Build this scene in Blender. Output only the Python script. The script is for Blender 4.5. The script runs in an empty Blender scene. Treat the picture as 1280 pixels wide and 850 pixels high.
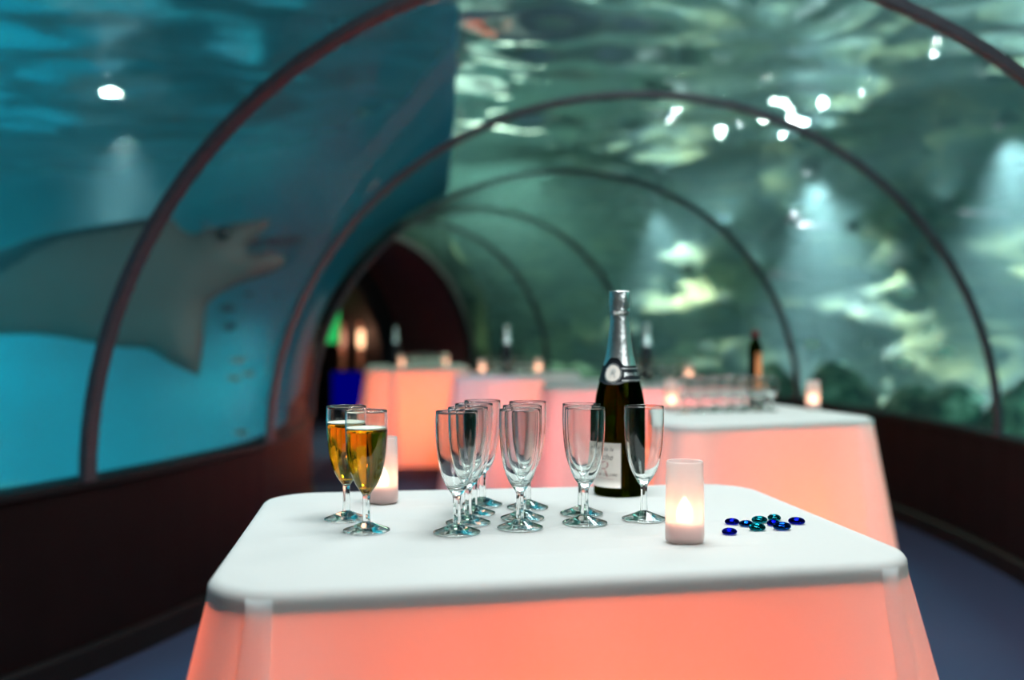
import bpy, bmesh, math, random
import numpy as np
from mathutils import Vector, noise

# ------------------------------------------------------------------ camera, world, light, exposure
scn = bpy.context.scene
COL = scn.collection
R = math.radians
FPX, HZ = 1244.4, 420.0          # focal length in pixels of the 1280 px frame, horizon row

cam_d = bpy.data.cameras.new('camera')
cam_d.lens, cam_d.sensor_width = 35.0, 36.0
cam_d.clip_start, cam_d.clip_end = 0.02, 80
cam_d.dof.use_dof = True
cam_d.dof.focus_distance = 1.29
cam_d.dof.aperture_fstop = 2.0
cam = bpy.data.objects.new('camera', cam_d)
cam.location = (0, 0, 1.0)
cam.rotation_euler = (R(90) - math.atan(5 / FPX), 0, 0)
COL.objects.link(cam)
scn.camera = cam

world = bpy.data.worlds.new('world'); scn.world = world
world.use_nodes = True
world.node_tree.nodes['Background'].inputs[0].default_value = (0.004, 0.006, 0.010, 1)
world.node_tree.nodes['Background'].inputs[1].default_value = 1.0

vs = scn.view_settings
scn.display_settings.display_device = 'sRGB'
vs.view_transform = 'Standard'; vs.look = 'None'
vs.exposure = 0.0; vs.gamma = 1.0; vs.use_curve_mapping = False
cy = scn.cycles
cy.use_denoising = True
cy.max_bounces = 14; cy.diffuse_bounces = 4; cy.glossy_bounces = 6
cy.transmission_bounces = 12; cy.transparent_max_bounces = 24; cy.volume_bounces = 1
cy.sample_clamp_indirect = 6.0
cy.blur_glossy = 0.5

def aim(o, target):
    o.rotation_euler = (Vector(target) - o.location).to_track_quat('-Z', 'Y').to_euler()

def area(name, loc, target, size, power, color, shape='DISK'):
    l = bpy.data.lights.new(name, 'AREA'); l.shape = shape; l.size = size
    l.energy = power; l.color = color
    o = bpy.data.objects.new(name, l); o.location = loc; aim(o, target); COL.objects.link(o)
    return o

def spot(name, loc, target, angle, power, color, radius=0.05, blend=0.6):
    l = bpy.data.lights.new(name, 'SPOT'); l.spot_size = R(angle); l.spot_blend = blend
    l.energy = power; l.color = color; l.shadow_soft_size = radius
    o = bpy.data.objects.new(name, l); o.location = loc; aim(o, target); COL.objects.link(o)
    return o

def point(name, loc, power, color, radius=0.05):
    l = bpy.data.lights.new(name, 'POINT'); l.energy = power; l.color = color; l.shadow_soft_size = radius
    o = bpy.data.objects.new(name, l); o.location = loc; COL.objects.link(o)
    return o

# floodlights hung in the tank over the tunnel roof, shining down on the tables; the last an added fill
area('tank_flood_fill_light', (0.10, 1.30, 2.55), (0.05, 1.35, 0), 0.9, 54, (0.94, 1.0, 1.0))
area('tank_flood_fill_light', (0.85, 3.00, 2.60), (0.85, 3.3, 0), 0.9, 40, (0.95, 1.0, 1.0))
spot('tank_flood_fill_light', (0.55, 3.6, 2.62), (0.1, 6.6, 0.75), 38, 170, (0.9, 0.97, 1.0), 0.12)
area('tank_flood_fill_light', (1.5, -0.7, 2.45), (0.2, 1.4, 0.9), 1.3, 34, (0.95, 1.0, 1.0))  # added fill from behind the camera, brightens the bottle foil
# blue light over the open tank on the left; the second lamp is an added fill
for (p, q, w) in (((-5.0, 5.5, 2.66), 3.0, 85), ((-2.75, 2.3, 2.66), 2.0, 60), ((-6.6, 8.2, 2.66), 3.6, 135)):
    area('blue_tank_light', p, (p[0] + .1, p[1] + .1, 0), q, w, (0.03, 0.78, 1.0)).data.spread = R(115)
# green light on the rock side behind and beside the tunnel
area('rock_tank_light', (3.6, 2.6, 2.66), (4.2, 3.6, 0.4), 1.6, 150, (0.26, 0.96, 0.84))
area('rock_tank_light', (-0.2, 9.8, 2.68), (-0.3, 9.6, 0), 1.2, 110, (0.75, 1.0, 0.75))  # added unseen lamp, brightens the rock over the hall
# the three underwater floods on the rock wall (their housings are built below)
FLOODS = [((1.62, 11.2, 2.42), (2.1, 11.9, 0.2), 750), ((2.72, 9.0, 2.42), (3.3, 9.6, 0.2), 2000),
          ((3.52, 7.05, 2.42), (4.1, 7.5, 0.2), 1700), ((-2.72, 7.0, 2.42), (-2.95, 7.4, 0.2), 220)]
for (l, t, p) in FLOODS:
    spot('underwater_flood_light', l, t, 84, p, (1.0, 0.95, 0.97), 0.10, 1.0)
# added unseen violet lamp over the roof, tints the centre back cloth lilac
spot('violet_fill_light', (-0.25, 4.25, 2.5), (-0.28, 6.05, 0.35), 22, 110, (0.55, 0.42, 1.0), 0.1)

# ------------------------------------------------------------------ materials
def mat(name):
    m = bpy.data.materials.new(name); m.use_nodes = True
    nt = m.node_tree; nt.nodes.clear()
    out = nt.nodes.new('ShaderNodeOutputMaterial')
    return m, nt, out

def N(nt, kind, **kw):
    n = nt.nodes.new(kind)
    for k, v in kw.items():
        if k.startswith('i_'):
            key = k[2:]
            n.inputs[int(key) if key.isdigit() else key.replace('_', ' ')].default_value = v
        else:
            setattr(n, k, v)
    return n

def L(nt, a, b): nt.links.new(a, b)

def c4(c): return (c[0], c[1], c[2], 1)

def principled(name, color, rough=0.5, metal=0.0, spec=0.5, nscale=None, namt=0.15, bump=0.0):
    m, nt, out = mat(name)
    p = N(nt, 'ShaderNodeBsdfPrincipled')
    p.inputs['Base Color'].default_value = c4(color); p.inputs['Roughness'].default_value = rough
    p.inputs['Metallic'].default_value = metal; p.inputs['Specular IOR Level'].default_value = spec
    if nscale:
        tc = N(nt, 'ShaderNodeTexCoord'); nz = N(nt, 'ShaderNodeTexNoise'); nz.inputs['Scale'].default_value = nscale
        nz.inputs['Detail'].default_value = 4
        L(nt, tc.outputs['Object'], nz.inputs['Vector'])
        mx = N(nt, 'ShaderNodeMix', data_type='RGBA')
        mx.inputs[6].default_value = c4([v * (1 - namt) for v in color])
        mx.inputs[7].default_value = c4([min(1, v * (1 + namt)) for v in color])
        L(nt, nz.outputs['Fac'], mx.inputs[0]); L(nt, mx.outputs[2], p.inputs['Base Color'])
        if bump:
            b = N(nt, 'ShaderNodeBump'); b.inputs['Strength'].default_value = bump; b.inputs['Distance'].default_value = 0.005
            L(nt, nz.outputs['Fac'], b.inputs['Height']); L(nt, b.outputs[0], p.inputs['Normal'])
    L(nt, p.outputs[0], out.inputs[0])
    return m

def glass(name, color, ior=1.48, rough=0.0):
    m, nt, out = mat(name)
    g = N(nt, 'ShaderNodeBsdfGlass'); g.inputs['Color'].default_value = c4(color)
    g.inputs['IOR'].default_value = ior; g.inputs['Roughness'].default_value = rough
    L(nt, g.outputs[0], out.inputs[0])
    return m

def emission(name, color, strength):
    m, nt, out = mat(name)
    e = N(nt, 'ShaderNodeEmission'); e.inputs[0].default_value = c4(color); e.inputs[1].default_value = strength
    L(nt, e.outputs[0], out.inputs[0])
    return m

def thin_cloth(name, color, trans=0.5):
    m, nt, out = mat(name)
    d = N(nt, 'ShaderNodeBsdfDiffuse'); t = N(nt, 'ShaderNodeBsdfTranslucent')
    tc = N(nt, 'ShaderNodeTexCoord'); w = N(nt, 'ShaderNodeTexNoise'); w.inputs['Scale'].default_value = 900
    L(nt, tc.outputs['Object'], w.inputs['Vector'])
    mx = N(nt, 'ShaderNodeMix', data_type='RGBA')
    mx.inputs[6].default_value = c4([v * 0.95 for v in color]); mx.inputs[7].default_value = c4(color)
    L(nt, w.outputs['Fac'], mx.inputs[0])
    L(nt, mx.outputs[2], d.inputs[0]); L(nt, mx.outputs[2], t.inputs[0])
    s = N(nt, 'ShaderNodeMixShader'); s.inputs[0].default_value = trans
    L(nt, d.outputs[0], s.inputs[1]); L(nt, t.outputs[0], s.inputs[2]); L(nt, s.outputs[0], out.inputs[0])
    return m

def acrylic():
    m, nt, out = mat('clear_acrylic')
    f = N(nt, 'ShaderNodeFresnel'); f.inputs['IOR'].default_value = 1.22
    t = N(nt, 'ShaderNodeBsdfTransparent'); t.inputs[0].default_value = (0.96, 0.99, 0.985, 1)
    g = N(nt, 'ShaderNodeBsdfGlossy'); g.inputs['Roughness'].default_value = 0.02; g.inputs[0].default_value = (0.22, 0.24, 0.25, 1)
    s = N(nt, 'ShaderNodeMixShader')
    L(nt, f.outputs[0], s.inputs[0]); L(nt, t.outputs[0], s.inputs[1]); L(nt, g.outputs[0], s.inputs[2])
    L(nt, s.outputs[0], out.inputs[0])
    return m

def water_volume():
    m, nt, out = mat('aquarium_water')
    sc = N(nt, 'ShaderNodeVolumeScatter'); sc.inputs['Color'].default_value = (0.5, 0.95, 1.0, 1)
    sc.inputs['Density'].default_value = 0.05; sc.inputs['Anisotropy'].default_value = 0.2
    ab = N(nt, 'ShaderNodeVolumeAbsorption'); ab.inputs['Color'].default_value = (0.16, 0.86, 0.86, 1)
    ab.inputs['Density'].default_value = 0.07
    a = N(nt, 'ShaderNodeAddShader')
    L(nt, sc.outputs[0], a.inputs[0]); L(nt, ab.outputs[0], a.inputs[1]); L(nt, a.outputs[0], out.inputs['Volume'])
    return m

def water_surface():
    m, nt, out = mat('water_surface')
    g = N(nt, 'ShaderNodeBsdfGlass'); g.inputs['IOR'].default_value = 1.33; g.inputs['Roughness'].default_value = 0.0
    tc = N(nt, 'ShaderNodeTexCoord')
    n1 = N(nt, 'ShaderNodeTexNoise'); n1.inputs['Scale'].default_value = 6.5; n1.inputs['Detail'].default_value = 4
    mp = N(nt, 'ShaderNodeMapping'); mp.inputs['Scale'].default_value = (0.55, 1.0, 1.0)
    L(nt, tc.outputs['Object'], mp.inputs['Vector']); L(nt, mp.outputs[0], n1.inputs['Vector'])
    b = N(nt, 'ShaderNodeBump'); b.inputs['Strength'].default_value = 0.35; b.inputs['Distance'].default_value = 0.03
    L(nt, n1.outputs['Fac'], b.inputs['Height']); L(nt, b.outputs[0], g.inputs['Normal'])
    L(nt, g.outputs[0], out.inputs[0])
    return m

def rock_material(name, cols, scale):
    m, nt, out = mat(name)
    tc = N(nt, 'ShaderNodeTexCoord'); n1 = N(nt, 'ShaderNodeTexNoise')
    n1.inputs['Scale'].default_value = scale; n1.inputs['Detail'].default_value = 6; n1.inputs['Roughness'].default_value = 0.65
    L(nt, tc.outputs['Object'], n1.inputs['Vector'])
    cr = N(nt, 'ShaderNodeValToRGB'); L(nt, n1.outputs['Fac'], cr.inputs[0])
    e = cr.color_ramp.elements
    e[0].position = 0.36; e[0].color = c4(cols[0]); e[1].position = 0.66; e[1].color = c4(cols[-1])
    for i, c in enumerate(cols[1:-1]):
        k = e.new(0.36 + 0.30 * (i + 1) / (len(cols) - 1)); k.color = c4(c)
    d = N(nt, 'ShaderNodeBsdfPrincipled'); d.inputs['Roughness'].default_value = 0.85
    L(nt, cr.outputs[0], d.inputs['Base Color'])
    n2 = N(nt, 'ShaderNodeTexNoise'); n2.inputs['Scale'].default_value = scale * 6; n2.inputs['Detail'].default_value = 4
    L(nt, tc.outputs['Object'], n2.inputs['Vector'])
    b = N(nt, 'ShaderNodeBump'); b.inputs['Strength'].default_value = 0.8; b.inputs['Distance'].default_value = 0.05
    L(nt, n2.outputs['Fac'], b.inputs['Height']); L(nt, b.outputs[0], d.inputs['Normal'])
    L(nt, d.outputs[0], out.inputs[0])
    return m

M = {
    'cloth': thin_cloth('white_cloth', (0.88, 0.88, 0.88), 0.52),
    'flap': thin_cloth('folded_white_cloth', (0.95, 0.95, 0.95), 0.72),  # same fabric, made paler and more translucent so the flaps glow brighter
    'board': principled('table_board', (0.30, 0.25, 0.2), 0.6, nscale=20),
    'steel': principled('table_leg_steel', (0.5, 0.5, 0.5), 0.35, 1.0),
    'acrylic': acrylic(),
    'water': water_volume(),
    'surface': water_surface(),
    'arch': principled('brushed_arch_metal', (0.055, 0.056, 0.070), 0.45, 0.5, nscale=30, namt=0.3),
    'wall': principled('dark_wall_panel', (0.007, 0.004, 0.0045), 0.5, spec=0.06, nscale=6, namt=0.35),
    'trim': principled('black_skirting', (0.008, 0.007, 0.008), 0.5, spec=0.1, nscale=10),
    'black': principled('black_hall_lining', (0.012, 0.010, 0.012), 0.7, nscale=5),
    'portal': principled('dark_red_portal', (0.10, 0.035, 0.035), 0.6, nscale=8),  # coral glow from the tables put into the red
    'floor': principled('blue_grey_carpet', (0.04, 0.052, 0.10), 0.9, spec=0.05, nscale=180, namt=0.35, bump=0.5),
    'bluewall': principled('blue_tank_wall', (0.004, 0.36, 0.44), 0.9, nscale=0.8, namt=0.25),  # teal of deep hazy water put into the colour, red kept low
    'sand': principled('pale_sand', (0.22, 0.26, 0.25), 0.95, nscale=9, namt=0.3, bump=0.6),
    'rockwall': rock_material('mossy_rock', [(0.004, 0.014, 0.013), (0.014, 0.036, 0.028), (0.065, 0.10, 0.045), (0.15, 0.18, 0.075)], 1.1),
    'boulder': rock_material('algae_boulder', [(0.008, 0.02, 0.018), (0.04, 0.08, 0.06), (0.16, 0.25, 0.17), (0.42, 0.50, 0.40)], 4.5),  # tones raised so the boulders look lit
    'glass': glass('clear_flute_glass', (0.985, 0.995, 0.99)),
    'champagne': glass('champagne', (0.86, 0.60, 0.10), 1.34),
    'foam': principled('champagne_foam', (0.70, 0.68, 0.58), 0.6, nscale=300),
    'bottle': glass('dark_green_bottle_glass', (0.085, 0.105, 0.008), 1.45),
    'foil': principled('silver_foil', (0.80, 0.80, 0.80), 0.34, 1.0, nscale=150, namt=0.1, bump=0.25),
    'foil_red': principled('dark_red_foil', (0.10, 0.01, 0.012), 0.35, 0.3),
    'collar': principled('black_collar_paper', (0.008, 0.010, 0.016), 0.45, spec=0.25),
    'paper': principled('cream_label_paper', (0.80, 0.70, 0.64), 0.6, nscale=200, namt=0.04),
    'ink': principled('brown_ink', (0.16, 0.10, 0.08), 0.6),
    'pinkink': principled('pale_red_ink', (0.55, 0.30, 0.27), 0.6),
    'silverink': principled('silver_ink', (0.75, 0.75, 0.75), 0.3, 0.6),
    'orange': principled('orange_label', (0.85, 0.26, 0.10), 0.5),
    'frost': None,
    'led_base': principled('led_candle_base', (0.75, 0.60, 0.62), 0.5),
    'flame': emission('led_flame', (1.0, 0.56, 0.33), 75.0),
    'lens': emission('flood_lens', (0.97, 1.0, 0.98), 1000.0),  # for the lamps added to make glints overhead
    'downlens': emission('flood_lower_lens', (0.75, 0.95, 1.0), 6.0),
    'housing': principled('flood_housing', (0.03, 0.035, 0.04), 0.4, 0.5),
    'copper': principled('copper_column', (0.50, 0.26, 0.18), 0.35, 0.4, nscale=12),
    'sconce': emission('sconce_glow', (1.0, 0.55, 0.30), 3.0),
    'sconce_dim': emission('dim_sconce_glow', (1.0, 0.42, 0.26), 0.9),
    'green_panel': emission('green_backlit_panel', (0.02, 0.42, 0.10), 1.2),
    'blue_panel': emission('blue_backlit_panel', (0.0, 0.0, 0.26), 0.6),
    'leaf': principled('plant_leaf', (0.10, 0.26, 0.06), 0.5),
    'pot': principled('plant_pot', (0.20, 0.12, 0.05), 0.5),
    'belly': principled('ray_belly', (0.17, 0.17, 0.155), 0.6, nscale=4, namt=0.12),
    'dorsal': principled('ray_back', (0.035, 0.035, 0.045), 0.45, nscale=8),
    'eye': principled('ray_eye', (0.008, 0.008, 0.01), 0.2),
    'fish': principled('pale_fish', (0.55, 0.66, 0.55), 0.35, nscale=40),
    'fish_dark': principled('dark_fish', (0.03, 0.06, 0.06), 0.4, nscale=40),
    'gem_blue': glass('cobalt_glass', (0.03, 0.06, 0.62), 1.5),
    'gem_teal': glass('teal_glass', (0.06, 0.50, 0.58), 1.5),
    'gem_mid': glass('azure_glass', (0.05, 0.28, 0.62), 1.5),
}
def frost():
    m, nt, out = mat('frosted_candle_glass')
    d = N(nt, 'ShaderNodeBsdfDiffuse'); d.inputs[0].default_value = (0.95, 0.86, 0.86, 1)
    t = N(nt, 'ShaderNodeBsdfTranslucent'); t.inputs[0].default_value = (1.0, 0.86, 0.83, 1)
    g = N(nt, 'ShaderNodeBsdfRefraction'); g.inputs['Roughness'].default_value = 0.18; g.inputs['IOR'].default_value = 1.02
    g.inputs[0].default_value = (1, 0.95, 0.93, 1)
    a = N(nt, 'ShaderNodeMixShader'); a.inputs[0].default_value = 0.62
    b = N(nt, 'ShaderNodeMixShader'); b.inputs[0].default_value = 0.52
    L(nt, d.outputs[0], a.inputs[1]); L(nt, t.outputs[0], a.inputs[2])
    L(nt, a.outputs[0], b.inputs[1]); L(nt, g.outputs[0], b.inputs[2]); L(nt, b.outputs[0], out.inputs[0])
    return m
M['frost'] = frost()

# ------------------------------------------------------------------ helpers
def link_mesh(name, verts, faces, material, parent=None, smooth=True):
    me = bpy.data.meshes.new(name); me.from_pydata([tuple(v) for v in verts], [], faces); me.update()
    if smooth:
        me.polygons.foreach_set('use_smooth', [True] * len(me.polygons))
    if material: me.materials.append(material)
    o = bpy.data.objects.new(name, me); COL.objects.link(o)
    if parent: o.parent = parent
    return o

def tag(o, label=None, cat=None, group=None, kind=None):
    if label: o['label'] = label
    if cat: o['category'] = cat
    if group: o['group'] = group
    if kind: o['kind'] = kind
    return o

def thing(name, label, cat, loc, rotz=0.0, group=None):
    o = bpy.data.objects.new(name, None); COL.objects.link(o); o.empty_display_size = 0.05
    o.location = loc; o.rotation_euler = (0, 0, rotz)
    return tag(o, label, cat, group)

def dup(root, loc, rotz=0.0, label=None, group=None):
    def cp(o, parent):
        c = o.copy(); COL.objects.link(c)
        if parent: c.parent = parent
        for ch in KIDS.get(o.name, []): KIDS.setdefault(c.name, []).append(cp(ch, c))
        return c
    r = cp(root, None); r.location = loc; r.rotation_euler = (0, 0, rotz)
    if label: r['label'] = label
    if group: r['group'] = group
    return r
KIDS = {}
def own(root):
    for o in list(COL.objects):
        if o.parent and o not in KIDS.get(o.parent.name, []):
            KIDS.setdefault(o.parent.name, []).append(o)

def lathe(profile, seg=40, close_ends=False):
    vs_, fs = [], []
    idx = []
    for (r, z) in profile:
        if r < 1e-6:
            idx.append([len(vs_)]); vs_.append((0, 0, z))
        else:
            idx.append(list(range(len(vs_), len(vs_) + seg)))
            for k in range(seg):
                a = 2 * math.pi * k / seg
                vs_.append((r * math.cos(a), r * math.sin(a), z))
    for i in range(len(profile) - 1):
        A, B = idx[i], idx[i + 1]
        for k in range(seg):
            k2 = (k + 1) % seg
            if len(A) == 1 and len(B) == 1: continue
            if len(A) == 1: fs.append((A[0], B[k2], B[k]))
            elif len(B) == 1: fs.append((A[k], A[k2], B[0]))
            else: fs.append((A[k], A[k2], B[k2], B[k]))
    return vs_, fs

def lathe_obj(name, profile, material, parent=None, seg=40):
    v, f = lathe(profile, seg)
    o = link_mesh(name, v, f, material, parent)
    bm = bmesh.new(); bm.from_mesh(o.data); bmesh.ops.recalc_face_normals(bm, faces=bm.faces); bm.to_mesh(o.data); bm.free()
    return o

def smooth_profile(pts, n=6):
    out = []
    P = [np.array(p, float) for p in pts]
    for i in range(len(P) - 1):
        p0 = P[max(i - 1, 0)]; p1 = P[i]; p2 = P[i + 1]; p3 = P[min(i + 2, len(P) - 1)]
        for k in range(n):
            t = k / n
            out.append(tuple(0.5 * ((2 * p1) + (-p0 + p2) * t + (2 * p0 - 5 * p1 + 4 * p2 - p3) * t * t + (-p0 + 3 * p1 - 3 * p2 + p3) * t ** 3)))
    out.append(tuple(P[-1]))
    return [(max(0.0, a), b) for a, b in out]

def box(name, size, loc, material, parent=None, bevel=0.0):
    bm = bmesh.new(); bmesh.ops.create_cube(bm, size=1)
    for v in bm.verts: v.co = Vector((v.co.x * size[0] + loc[0], v.co.y * size[1] + loc[1], v.co.z * size[2] + loc[2]))
    if bevel: bmesh.ops.bevel(bm, geom=bm.edges[:], offset=bevel, segments=2, affect='EDGES')
    me = bpy.data.meshes.new(name); bm.to_mesh(me); bm.free()
    me.materials.append(material)
    o = bpy.data.objects.new(name, me); COL.objects.link(o)
    if parent: o.parent = parent
    return o

def on_table(px, py, h=0.753):
    """ground point of a pixel on the horizontal plane of height h"""
    D = FPX * (1.0 - h) / (py - HZ)
    return ((px - 640) / FPX * D, D)

TOP = 0.753

# ------------------------------------------------------------------ the tunnel (a ring segment turning left)
CX, CY, RM, HW, ZB, ZT = -6.25, 4.8, 6.84, 1.52, 0.57, 2.0
def TP(a, u, z):
    skew = min(4.6, 3.0 + max(0.0, a + 20.4) * .132)
    ang = R(a + skew * (u / 1.52 + 1) / 2); r = RM + u
    r -= .14 * max(0.0, min(1.0, (a + 9) / 16)) * (1 - u / HW) / 2      # the inner wall bends a little tighter further on
    return (CX + r * math.cos(ang), CY + r * math.sin(ang), z)
def arch_uz(th, off=0.0):
    return ((HW + off) * math.cos(th), ZB + (ZT - ZB + off) * math.sin(th))

def sweep(name, profile, a0, a1, n, material, closed=True, kind='structure', caps=True, parent=None, smooth=False):
    v, f = [], []
    m = len(profile)
    for i in range(n + 1):
        a = a0 + (a1 - a0) * i / n
        for (u, z) in profile: v.append(TP(a, u, z))
    for i in range(n):
        for k in range(m if closed else m - 1):
            k2 = (k + 1) % m
            f.append((i * m + k, i * m + k2, (i + 1) * m + k2, (i + 1) * m + k))
    if caps and closed:
        f.append(tuple(range(m))[::-1]); f.append(tuple(n * m + k for k in range(m)))
    o = link_mesh(name, v, f, material, parent, smooth)
    bm = bmesh.new(); bm.from_mesh(o.data); bmesh.ops.recalc_face_normals(bm, faces=bm.faces); bm.to_mesh(o.data); bm.free()
    if kind: o['kind'] = kind
    return o

ARCH = [-62.5, -47.5, -34.0, -20.4, -8.3, 8.0, 24.0, 33.0, 41.0]
A_END = 78.0
sweep('floor', [(-HW - .1, -.06), (HW + .1, -.06), (HW + .1, 0), (-HW - .1, 0)], -75, A_END, 80, M['floor'])
for side, s in (('left', -1), ('right', 1)):
    u0, u1 = s * HW, s * (HW + .09)
    sweep('wall_' + side, [(u0, 0), (u1, 0), (u1, ZB), (u0, ZB)], -75, 41, 70, M['wall'])
    sweep('baseboard_' + side, [(u0, 0.0), (u0 - s * .022, 0.0), (u0 - s * .022, .075), (u0 - s * .016, .085), (u0, .085)], -75, 41, 70, M['trim'])
    sweep('trim_' + ('1' if s < 0 else '2'), [(u0 + s * .09, ZB - .022), (u0 - s * .012, ZB - .022), (u0 - s * .015, ZB - .012), (u0 - s * .012, ZB + .004), (u0 + s * .09, ZB + .004)], -75, 41, 70, M['trim'])

NT = 36
def panel(name, a0, a1):
    v, f = [], []
    n = 8
    for i in range(n + 1):
        a = a0 + (a1 - a0) * i / n
        for k in range(NT + 1):
            u, z = arch_uz(math.pi * k / NT); v.append(TP(a, u, z))
    for i in range(n):
        for k in range(NT):
            b = i * (NT + 1) + k
            f.append((b, b + 1, b + NT + 2, b + NT + 1))
    o = link_mesh(name, v, f, M['acrylic']); o['kind'] = 'structure'
for i in range(len(ARCH) - 1):
    panel('window_%d' % (i + 1), ARCH[i] + .03, ARCH[i + 1] - .03)

def arch(name, a, width=0.055, depth=0.022, material=None, off=0.0):
    """a metal band that follows the vault: rectangular section swept over the half ellipse"""
    v, f = [], []
    da = math.degrees(width / 2 / RM)
    n = 56
    for k in range(n + 1):
        th = math.pi * k / n
        for (d, o) in ((-da, off), (da, off), (da * .8, off - depth), (-da * .8, off - depth)):
            u, z = arch_uz(th, o)
            # keep the width constant along the radius
            v.append(TP(a + d * RM / (RM + u), u, z))
    for k in range(n):
        for j in range(4):
            j2 = (j + 1) % 4
            f.append((k * 4 + j, k * 4 + j2, k * 4 + 4 + j2, k * 4 + 4 + j))
    f.append((0, 1, 2, 3)); f.append((4 * n + 3, 4 * n + 2, 4 * n + 1, 4 * n))
    o = link_mesh(name, v, f, material or M['arch'], None, False)
    bm = bmesh.new(); bm.from_mesh(o.data); bmesh.ops.recalc_face_normals(bm, faces=bm.faces); bm.to_mesh(o.data); bm.free()
    o['kind'] = 'structure'
for i, a in enumerate(ARCH[1:8]): arch('trim_%d' % (i + 3), a)

# dark end of the tunnel: lined corridor behind a portal ring
def shell(name, a0, a1, off, material, n=20):
    prof = [(-HW - off, 0.0)] + [arch_uz(math.pi - math.pi * k / 24, off) for k in range(25)] + [(HW + off, 0.0)]
    return sweep(name, prof, a0, a1, n, material, closed=False)
arch('trim_10', 41.3, 0.12, 0.05, M['black'], 0.02)
shell('wall_hall_entrance', 41.3, 49, -.015, M['portal'], 8)
arch('trim_11', 49.2, 0.10, 0.30, M['black'], 0.02)
shell('wall_hall', 41.2, A_END, 0.0, M['black'])
v = [TP(A_END, -HW - .1, 0)] + [TP(A_END, *arch_uz(math.pi - math.pi * k / 24, .1)) for k in range(25)] + [TP(A_END, HW + .1, 0)]
o = link_mesh('wall_back', v, [tuple(range(len(v)))], M['black'], None, False); o['kind'] = 'structure'
v = [TP(-75, -HW - .1, 0)] + [TP(-75, *arch_uz(math.pi - math.pi * k / 24, .1)) for k in range(25)] + [TP(-75, HW + .1, 0)]
o = link_mesh('wall_front', v, [tuple(range(len(v)))], M['black'], None, False); o['kind'] = 'structure'
shell('wall_entrance', -75, -62.5, 0.0, M['black'])

# ------------------------------------------------------------------ the tank
SURF = 2.75
BX = (-14.0, 9.5, -8.0, 18.0, -0.55, SURF - .11)
def water_body():
    bm = bmesh.new()
    x0, x1, y0, y1, z0, z1 = BX
    P = [bm.verts.new(p) for p in ((x0, y0, z0), (x1, y0, z0), (x1, y1, z0), (x0, y1, z0), (x0, y0, z1), (x1, y0, z1), (x1, y1, z1), (x0, y1, z1))]
    for q in ((3, 2, 1, 0), (4, 5, 6, 7), (0, 1, 5, 4), (1, 2, 6, 5), (2, 3, 7, 6), (3, 0, 4, 7)): bm.faces.new([P[k] for k in q])
    e = 0.02
    prof = [(-HW - .13, -.1), (-HW - .13, ZB + .01)] + [arch_uz(math.pi - math.pi * k / 28, e) for k in range(1, 28)] + [(HW + .13, ZB + .01), (HW + .13, -.1)]
    m = len(prof); n = 90; a0, a1 = -75.6, A_END + .8
    rings = []
    for i in range(n + 1):
        a = a0 + (a1 - a0) * i / n
        rings.append([bm.verts.new(TP(a, u, z)) for (u, z) in prof])
    inner = []
    for i in range(n):
        for k in range(m):
            k2 = (k + 1) % m
            inner.append(bm.faces.new((rings[i][k], rings[i][k2], rings[i + 1][k2], rings[i + 1][k])))
    inner.append(bm.faces.new(rings[0][::-1])); inner.append(bm.faces.new(rings[n]))
    bmesh.ops.recalc_face_normals(bm, faces=inner)
    # the cavity's normals must look into the tunnel (away from the water)
    fc = inner[5 * m + 14]
    c = fc.calc_center_median()
    ctr = Vector(TP(a0 + (a1 - a0) * 5.5 / n, 0, 1.0))
    if fc.normal.dot(ctr - c) < 0: bmesh.ops.reverse_faces(bm, faces=inner)
    me = bpy.data.meshes.new('tank_water'); bm.to_mesh(me); bm.free(); me.materials.append(M['water'])
    o = bpy.data.objects.new('tank_water', me); COL.objects.link(o)
    tag(o, 'hazy blue green aquarium water around the glass tunnel', 'water', None, 'stuff')
water_body()

WAVE = 0.041
def wave(X, Y):
    rng = np.random.RandomState(4)
    Z = np.zeros_like(X)
    for k in range(30):
        lam = 0.42 * 1.11 ** (k % 13) * (1 + .1 * rng.rand())
        th = rng.normal(1.5, 0.7); ph = rng.rand() * 6.28
        slope = WAVE * (1.5 if k % 13 < 5 else 1.0)
        Z += slope * lam / (2 * np.pi) * np.sin(2 * np.pi / lam * (X * math.cos(th) + Y * math.sin(th)) + ph)
    return Z
nx, ny = 330, 330
xs = np.linspace(-13.5, 9, nx); ys = np.linspace(-3, 17.5, ny)
X, Y = np.meshgrid(xs, ys, indexing='ij')
Z = SURF + wave(X, Y)
V = np.stack([X, Y, Z], -1).reshape(-1, 3)
I = np.arange(nx * ny).reshape(nx, ny)
F = np.stack([I[:-1, :-1], I[1:, :-1], I[1:, 1:], I[:-1, 1:]], -1).reshape(-1, 4)
o = link_mesh('water_surface', V.tolist(), F.tolist(), M['surface'])
tag(o, 'rippled water surface overhead seen from below with white glints', 'water', None, 'stuff')

def ringwall(name, r, a0, a1, z0, z1, n, mz, material, amp=0.0, scale=0.6, lean=0.0):
    v, f = [], []
    for i in range(n + 1):
        a = R(a0 + (a1 - a0) * i / n)
        for k in range(mz + 1):
            z = z0 + (z1 - z0) * k / mz
            rr = r + lean * (z - z0)
            if amp:
                p = Vector((math.cos(a) * r, math.sin(a) * r, z * 2.6)) * scale
                d = noise.fractal(p, 1.0, 2.0, 5) + 0.5 * abs(noise.noise(p * 2.3)) + .35 * noise.noise(p * 6)
                rr += amp * d
            v.append((CX + rr * math.cos(a), CY + rr * math.sin(a), z))
    for i in range(n):
        for k in range(mz):
            b = i * (mz + 1) + k
            f.append((b, b + 1, b + mz + 2, b + mz + 1))
    o = link_mesh(name, v, f, material); o['kind'] = 'structure'
    return o
ringwall('wall_rock', 10.5, -60, 92, -0.4, SURF + .03, 300, 40, M['rockwall'], 0.72, 0.95, 0.12)
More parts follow.
